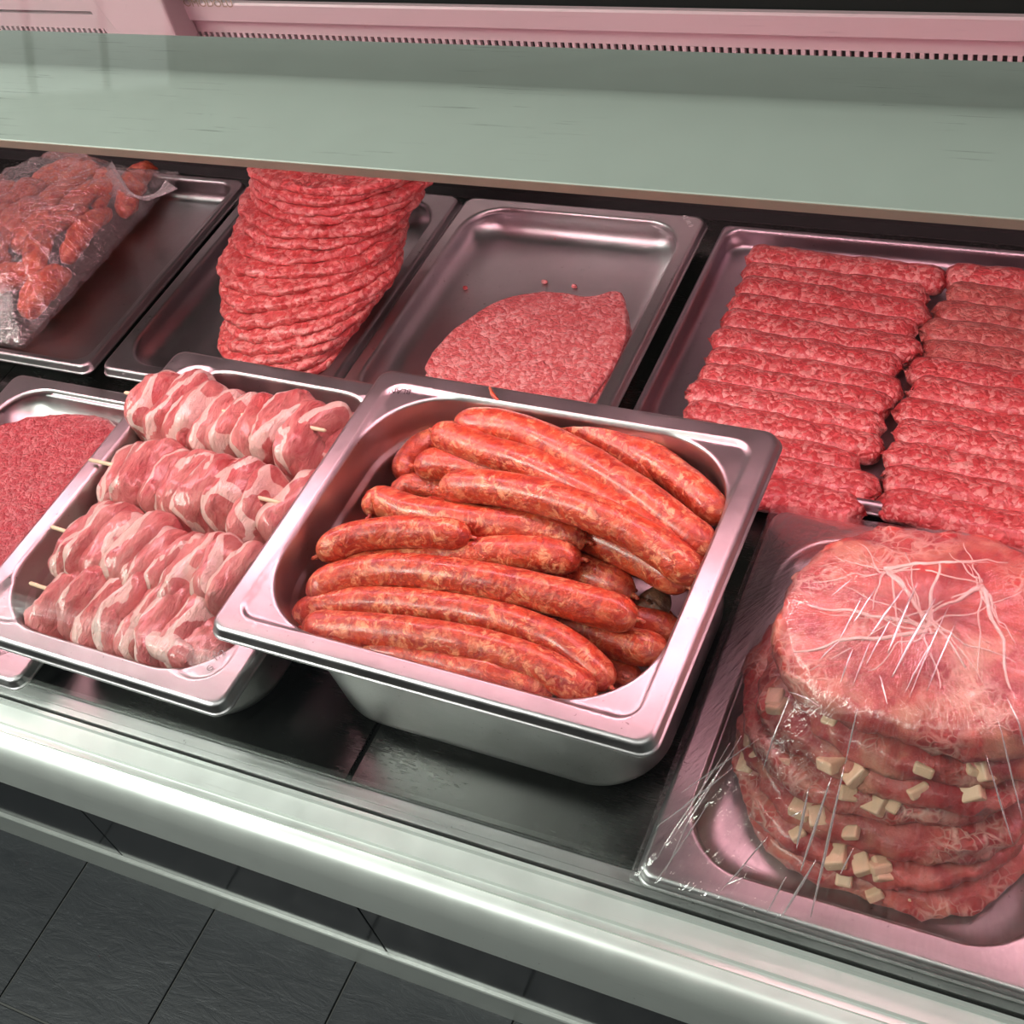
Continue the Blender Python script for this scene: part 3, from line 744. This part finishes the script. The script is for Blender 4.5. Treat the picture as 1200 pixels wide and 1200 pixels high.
# ------------------------------------------------------------------ pork skewers
def porkslab(cx, cy, cz, a, b, c, seed, yaw=0, lean=0, roll=0, ey=3.2, fatpos=.3, fatw=.3, amp=2.4):
    nu, nv = 56, 40; V = []; C_ = []
    M = Matrix.Rotation(yaw, 3, 'Z') @ Matrix.Rotation(lean, 3, 'Y') @ Matrix.Rotation(roll, 3, 'X')
    def sg(v, e): return math.copysign(abs(v) ** (2 / e), v)
    for j in range(nv + 1):
        ph = -math.pi / 2 + math.pi * j / nv
        cp_, sp_ = math.cos(ph), math.sin(ph)
        for i in range(nu):
            th = 2 * math.pi * i / nu
            x = a * sg(sp_, 3.0); rr = abs(cp_) ** (2 / 3.0)
            y = b * rr * sg(math.cos(th), ey); z = c * rr * sg(math.sin(th), ey)
            n_ = fbm(x * .8 + seed * 37, y * .35, z * .35, 12); n2 = nz(x * .5, y * .25 + seed * 11, z * .25, 9)
            d = Vector((x, y * .6, z)).normalized() if (x or y or z) else Vector((0, 0, 1))
            v = Vector((x, y, z)) + d * (amp * n_ * 1.3 + amp * .9 * n2)
            v.x += 6 * nz(y * .7, seed * 5, z * .5, 22); v.z += 2.2 * nz(x + seed * 9, y * 1.2, 7, 10)
            V.append(Vector((cx, cy, cz)) + M @ v)
            u = x / a + .75 * nz(y + seed * 20, z, 3, 20) + .35 * n2
            f = 1 - smooth(fatw * .6, fatw * 1.25, abs(u - fatpos)); f2 = .8 * (1 - smooth(.10, .24, abs(u + .62)))
            f = max(f, f2) * (1 - .25 * abs(n2)); 
            C_.append((f, .5 + .9 * nz(x * .3 + seed * 3, y * .2, z * .2, 8), 0))
    F = grid_faces(nu, nv + 1)
    return V, F, C_
def skewer_thing(k, y, z, x0, x1, label, n, right=True, dz=0, slope=0.0, extra=()):
    t = thing('pork_skewer', ((x0 + x1) / 2, y, z - 30), label, 'meat skewer', 'pork skewers in the steel pan')
    w = (x1 - x0) / n
    r_ = random.Random(k * 11 + 3)
    for i in range(n):
        cx = x0 + w * (i + .5); big = r_.random() < .3
        V, F, C_ = porkslab(cx + r_.uniform(-2, 2), y + slope * (cx - x0) + r_.uniform(-3, 3), z + r_.uniform(-3.5, 3), w * (.8 if big else .6) + r_.uniform(-1, 2.5), 37 + r_.uniform(-6, 4), (33 if big else 30) + r_.uniform(-2.5, 1.5), k * 20 + i,
                            yaw=r_.uniform(-.2, .16) - .08, lean=r_.uniform(-.35, .1) - .15, fatpos=r_.uniform(-.5, .9), fatw=r_.uniform(.12, .40), amp=r_.uniform(2.5, 4))
        obj('pork_slice', V, F, PORK, t, cols=C_)
    for e in extra:
        V, F, C_ = porkslab(*e[0], **e[1]); obj('pork_slice', V, F, PORK, t, cols=C_)
    for q, dy in enumerate((0,)):
        xt = x0 - (27 if z > 60 else 8); zt_ = z + (20 if z > 60 else 0); zr_ = z + (24 if k < 3 else 2)
        VV, FF = sweep([Vector((xt, y + 2 + dy, zt_)), Vector((xt + 1.5, y + 2 + dy, zt_)), Vector((x1 + 12, y + slope * (x1 - x0) - 4, zr_)), Vector((x1 + 14, y + slope * (x1 - x0) - 4, zr_))], [.8, 1.7, 1.7, .8], 8)
        s = obj('stick', VV, FF, WOOD, t); s['label'] = 'pale wooden skewer stick'
    return t
skewer_thing(1, 94, 88, -390, -216, 'rearmost pork skewer in the pan, nearest the back rim', 8, extra=(((-222, 98, 92, 9, 34, 24, 301), dict(yaw=-.5, fatpos=.1, fatw=.5)), ((-200, 102, 76, 22, 36, 20, 302), dict(yaw=.2, fatpos=-2, fatw=.2)), ((-246, 86, 99, 8, 30, 20, 303), dict(yaw=-.35, fatpos=.1, fatw=.7))))
skewer_thing(2, 17, 86, -374, -215, 'second pork skewer from the back, with a large folded slice at its right end', 7, extra=(((-200, 24, 86, 20, 36, 24, 311), dict(yaw=-.2, lean=.3, fatpos=-.75, fatw=.35)),))
skewer_thing(3, -54, 84, -362, -192, 'third pork skewer from the back, with streaky slices and a pointed left tip', 9)
skewer_thing(4, -106, 80, -346, -205, 'front pork skewer, nearest the front rim of the pan', 7, slope=.03,
             extra=(((-228, -124, 92, 26, 11, 13, 321), dict(yaw=-.15, fatpos=.0, fatw=.8)), ((-212, -110, 80, 22, 24, 18, 322), dict(yaw=.1, fatpos=-2, fatw=.2)), ((-350, -120, 66, 14, 16, 16, 323), dict(fatpos=2, fatw=.2))))
# lower layer of skewers that the upper ones lie on
for k, y in enumerate((66, -4, -72)):
    skewer_thing(7 + k, y, 42, -352, -206, ['buried pork skewer under the two rear ones', 'buried pork skewer under the middle ones', 'buried pork skewer under the two front ones'][k], 5)

# ------------------------------------------------------------------ flat meat in the left tray
ctrl = [(150, 510), (120, 487), (60, 484), (0, 498), (-60, 540), (-110, 600), (-130, 660), (-90, 700), (-20, 716), (20, 700), (80, 640)]
C_ = [tuple(P(x, y, 18)[:2]) for x, y in ctrl]
V, F = slab(sample_outline(C_, 120), 4, 20, 77, rim=8, lump=1.5)
o = obj('flat_meat', V, F, RAWRED, None, (C_[0][0], C_[0][1], 3)); tag(o, 'flat round sheet of dark red minced meat in the left front tray', 'meat')

# ------------------------------------------------------------------ cheese cutlets
LB = [  # z, cx, cy, rx, ry
 (12, 274, -32, 98, 90), (27, 270, -26, 98, 88), (43, 274, -18, 99, 86), (60, 270, -8, 96, 80), (77, 282, -4, 98, 78), (92, 292, 2, 92, 74), (113, 290, 12, 97, 80)]
LN = ['bottom', 'second lowest', 'third lowest', 'middle', 'third highest', 'second highest', 'topmost']
for i, (z, cx, cy, rx, ry) in enumerate(LB):
    dome = (lambda X, Y, cx=cx, cy=cy, rx=rx, ry=ry, i=i: (16 if i == 6 else 3) * (1 - min(1.3, ((X - cx) / rx) ** 2 + ((Y - cy) / ry) ** 2)) + (2.0 if i < 6 else 3) * nz(X + i * 90, Y, 0, 30) + (Y - cy) * .03)
    top = i == 6
    V, F = slab(ell(cx, cy, rx, ry, i + 90, 110, wob=.10), z - 8, z + (10 if top else 7.5), 90 + i, rim=9, n_in=10, lump=3.4, tiltf=dome)
    lab = '%s cheese-filled cutlet wrapped in net fat, in the film-covered stack' % LN[i]
    o = obj('cutlet', V, F, CAUL, None, (cx, cy, z - 8)); tag(o, lab, 'cutlet', 'cheese-filled cutlets under cling film')
    # cheese cubes poking out of the visible edge
    r_ = random.Random(i * 5 + 1)
    for q in range(3 if top else 6):
        an = math.radians(r_.uniform(195, 300)); s = .935 if not top else .86
        x = cx + rx * s * math.cos(an); y = cy + ry * s * math.sin(an); zc = z + 3 + r_.uniform(-2, 3)
        h = r_.uniform(4, 7)
        v, f = box_vf(-h * 1.2, h * 1.2, -h, h, -h * .6, h * .6); v = [tuple(c_) for c_ in v]
        M = Matrix.Rotation(r_.uniform(0, 3), 3, 'Z') @ Matrix.Rotation(r_.uniform(-.6, .6), 3, 'X') @ Matrix.Rotation(r_.uniform(-.6, .6), 3, 'Y')
        v = [Vector((x, y, zc)) + M @ Vector(p) for p in v]
        c = obj('cheese_cube', v, f, CHEESE, o, smooth_=False); md = c.modifiers.new('bevel', 'BEVEL'); md.width = .0015; md.segments = 2
# white strands of net fat lying over the topmost cutlet
from mathutils.bvhtree import BVHTree
bv = BVHTree.FromPolygons([Vector(v) for v in V], F)
def drop(bvh, x, y):
    h = bvh.ray_cast(Vector((x, y, 400)), Vector((0, 0, -1)))
    return h[0]
r_ = random.Random(5)
nodes_ = [tuple(P(1085, 745, 132)[:2]), tuple(P(1150, 690, 135)[:2]), tuple(P(1040, 670, 135)[:2])]
ends = [(930, 700), (960, 660), (1010, 640), (1060, 650), (1110, 655), (1180, 660), (1195, 700), (1190, 760), (1150, 800), (1100, 820), (1190, 820), (1060, 790), (990, 690), (1130, 640), (1020, 720), (925, 760), (1170, 730), (1120, 770)]
ends += [(int(950 + 245 * r_.random()), int(650 + 150 * r_.random())) for _ in range(16)]
for q, (ex, ey) in enumerate(ends):
    a = nodes_[q % 3]; e_ = P(ex, ey, 130); pts = []
    for k in range(14):
        u = k / 13; x = a[0] + (e_[0] - a[0]) * u + 5 * nz(u * 3, q * 3.3, 0, 1); y = a[1] + (e_[1] - a[1]) * u + 5 * nz(u * 3, q * 7.3, 5, 1)
        h = drop(bv, x, y)
        if h: pts.append(h + Vector((0, 0, .2)))
    if len(pts) > 4:
        VV, FF = sweep(pts, [(1.8 if q % 5 == 0 else .75) * (1 - .75 * k / len(pts)) for k in range(len(pts))], 6, .6)
        obj('fat_strand', VV, FF, FATW, o)
# cling film over the stack
def film(name, cx, cy, x0, x1, y0, y1, zr, ztop, rt, label, mat, seed, nr=60, na=420, pw=1.1, wr=1.6, over=6):
    V = []; UV = []
    for j in range(nr):
        t = j / (nr - 1)
        for i in range(na):
            a = 2 * math.pi * i / na; c, s = math.cos(a), math.sin(a)
            # distance to the rim rectangle in this direction
            dx = ((x1 - cx) / c) if c > 1e-6 else ((x0 - cx) / c if c < -1e-6 else 1e9)
            dy = ((y1 - cy) / s) if s > 1e-6 else ((y0 - cy) / s if s < -1e-6 else 1e9)
            rr = min(dx, dy)
            rt_ = rt(a)
            tt = t / .94 if t <= .94 else 1
            r = rr * tt
            if r < rt_: z = ztop(cx + r * c, cy + r * s)
            else:
                zt_ = ztop(cx + rt_ * c, cy + rt_ * s)
                z = zr + (zt_ - zr) * (1 - (r - rt_) / max(1, rr - rt_)) ** pw
            if t > .94: z -= over * (t - .94) / .06; r += 1.5
            w_ = wr * (fbm(a * 38, r * .02, seed, 4.5) * smooth(.15, .5, t) + .6 * nz(cx + r * c, cy + r * s, seed * 9, 9))
            z += w_ * (1 - .6 * smooth(.85, .95, t))
            V.append((cx + r * c, cy + r * s, z)); UV.append((i / na * 6.0, r / 60))
    F = grid_faces(na, nr)
    o = obj(name, V, F, mat, None, (cx, cy, zr), uvs=UV); tag(o, label, 'cling film')
    return o, BVHTree.FromPolygons([Vector(v) for v in V], F)
_film = film('cling_film', 288, 10, 137, 403, -157, 169, TZ + 1.5, lambda x, y: 125 + 17 * (1 - ((x - 290) / 97) ** 2 - ((y - 12) / 80) ** 2) * 1.0 + 2,
     lambda a: 1 / math.sqrt((math.cos(a) / 90) ** 2 + (math.sin(a) / 74) ** 2), 'clear cling film stretched over the stack of cheese cutlets', FILM, 3)
# taut folds of the film, pulled towards the near and far rims
fo, fb = _film
FP = [(948, 935, 935, 1010), (955, 990, 915, 1075), (975, 930, 940, 1040), (990, 925, 950, 1078), (898, 965, 842, 1035), (918, 1000, 898, 1070), (1000, 985, 985, 1035), (940, 950, 930, 985), (880, 990, 870, 1015), (865, 995, 850, 1030),
      (1060, 705, 1020, 770), (1075, 700, 1040, 790), (1095, 720, 1045, 815), (1110, 730, 1065, 835), (1030, 700, 1000, 755), (1010, 715, 985, 770), (1045, 740, 1015, 800), (1090, 770, 1060, 830), (1000, 690, 975, 720), (985, 760, 960, 790), (1120, 745, 1085, 830), (1000, 770, 985, 815), (1020, 765, 1000, 818),
      (855, 870, 770, 1000), (840, 900, 775, 1015), (870, 870, 790, 985), (850, 850, 765, 960), (885, 830, 800, 930), (830, 930, 765, 1020), (1160, 900, 1190, 1010), (1170, 880, 1198, 970), (1150, 930, 1180, 1030), (925, 800, 890, 870), (960, 820, 930, 885), (1040, 830, 1030, 890), (1005, 830, 990, 880)]
for q, (ax, ay, bx, by) in enumerate(FP):
    pa, pb = P(ax, ay, 60 if ay > 850 else 128), P(bx, by, 40 if by > 880 else 118); pts = []
    if ay > 850:
        pa = P(ax, ay, 75); pb = P(bx, by, 40 if by < 1040 else 26)
    for k in range(12):
        u = k / 11; h = drop(fb, pa[0] + (pb[0] - pa[0]) * u, pa[1] + (pb[1] - pa[1]) * u)
        if h: pts.append(h + Vector((0, 0, .3)))
    if len(pts) > 3:
        rr_ = .8 if q in (0, 1, 2, 3, 10, 11, 12) else .45
        n_ = len(pts); VV, FF = sweep(pts, [rr_ * (.25 + math.sin(math.pi * (k + .3) / n_)) for k in range(n_)], 6, .8)
        obj('film_fold', VV, FF, FOLD, fo)

# ------------------------------------------------------------------ wrapped marinated meat, back left
r_ = random.Random(21)
k_ = 0
BAGN = ['lowest', 'back', 'rear left', 'rear right', 'middle', 'near']
for row in range(6):
    for q in range(5):
        x = -880 + 42 * q + r_.uniform(-8, 8) + (10 if row % 2 else 0); y = 470 - row * 48 + r_.uniform(-8, 8)
        e_ = ((x + 790) / 115) ** 2 + ((y - 350) / 150) ** 2
        if e_ > 1.12 or x > -702: continue
        z = 26 + 24 * max(0, 1 - e_)
        an = r_.uniform(.9, 2.2); L_ = r_.uniform(34, 52)
        dx, dy = math.cos(an) * L_, math.sin(an) * L_
        W_ = [Vector((x - dx, y - dy, z - 7)), Vector((x, y, z + 5)), Vector((x + dx, y + dy, z - 6))]; out, L = catmull(W_, 8); s_ = resample(out, L, 22)
        r0_ = r_.uniform(13, 19); rad = [r0_ * math.sqrt(max(.02, 1 - (2 * k / 21 - 1) ** 2)) ** .7 for k in range(22)]
        V, F = sweep(s_, rad, 20, .8)
        V = [v + Vector((4 * nz(v.x, v.y, v.z, 13), 4 * nz(v.y, v.z, v.x + 40, 13), 4 * nz(v.z, v.x, v.y + 90, 13))) for v in V]
        o = obj('marinated_meat', V, F, MARIN, None, (x, y, z - 12)); tag(o, 'piece of orange-red marinated meat under the crumpled film', 'meat', 'marinated meat pieces under the crumpled film')
film('cling_film', -790, 350, -900, -672, 200, 505, TZ + 9, lambda x, y: 78 - 12 * (((x + 790) / 110) ** 2 + ((y - 350) / 150) ** 2) + 5 * nz(x, y, 5, 35),
     lambda a: 1 / math.sqrt((math.cos(a) / 92) ** 2 + (math.sin(a) / 125) ** 2), 'crumpled cling film over the marinated meat at the back left', FILM2, 8, wr=4.0, pw=1.0)
pts = [(110, 208, 40), (135, 214, 46), (155, 228, 46), (172, 232, 44), (188, 226, 44), (201, 216, 46)]
W_ = [Vector(tuple(P(*p))) for p in pts]; out, L = catmull(W_, 8); s_ = resample(out, L, 40)
V = []; UV = []
for i, p in enumerate(s_):
    u = i / 39; t = (s_[min(39, i + 1)] - s_[max(0, i - 1)]).normalized(); a = Vector((0, 0, 1)).cross(t).normalized(); b = t.cross(a)
    wd_ = 26 * (1 - u) ** 1.6 + 4 + 10 * smooth(.75, 1, u); ang = u * 3.2
    for k in range(24):
        q = k / 23 * 2 - 1
        d = a * math.cos(ang) + b * math.sin(ang)
        V.append(p + d * q * wd_ + (b * math.cos(ang) - a * math.sin(ang)) * (4.5 * nz(q * 6, u * 3, 2, 1) + 2 * nz(q * 17, u * 6, 7, 1))); UV.append((k / 23 * 3, u * 3))
F = grid_faces(24, 40, False)
o = obj('film_tail', V, F, TAILM, None, tuple(s_[0]), uvs=UV); tag(o, 'twisted loose end of cling film sticking out toward the patty stack', 'cling film')
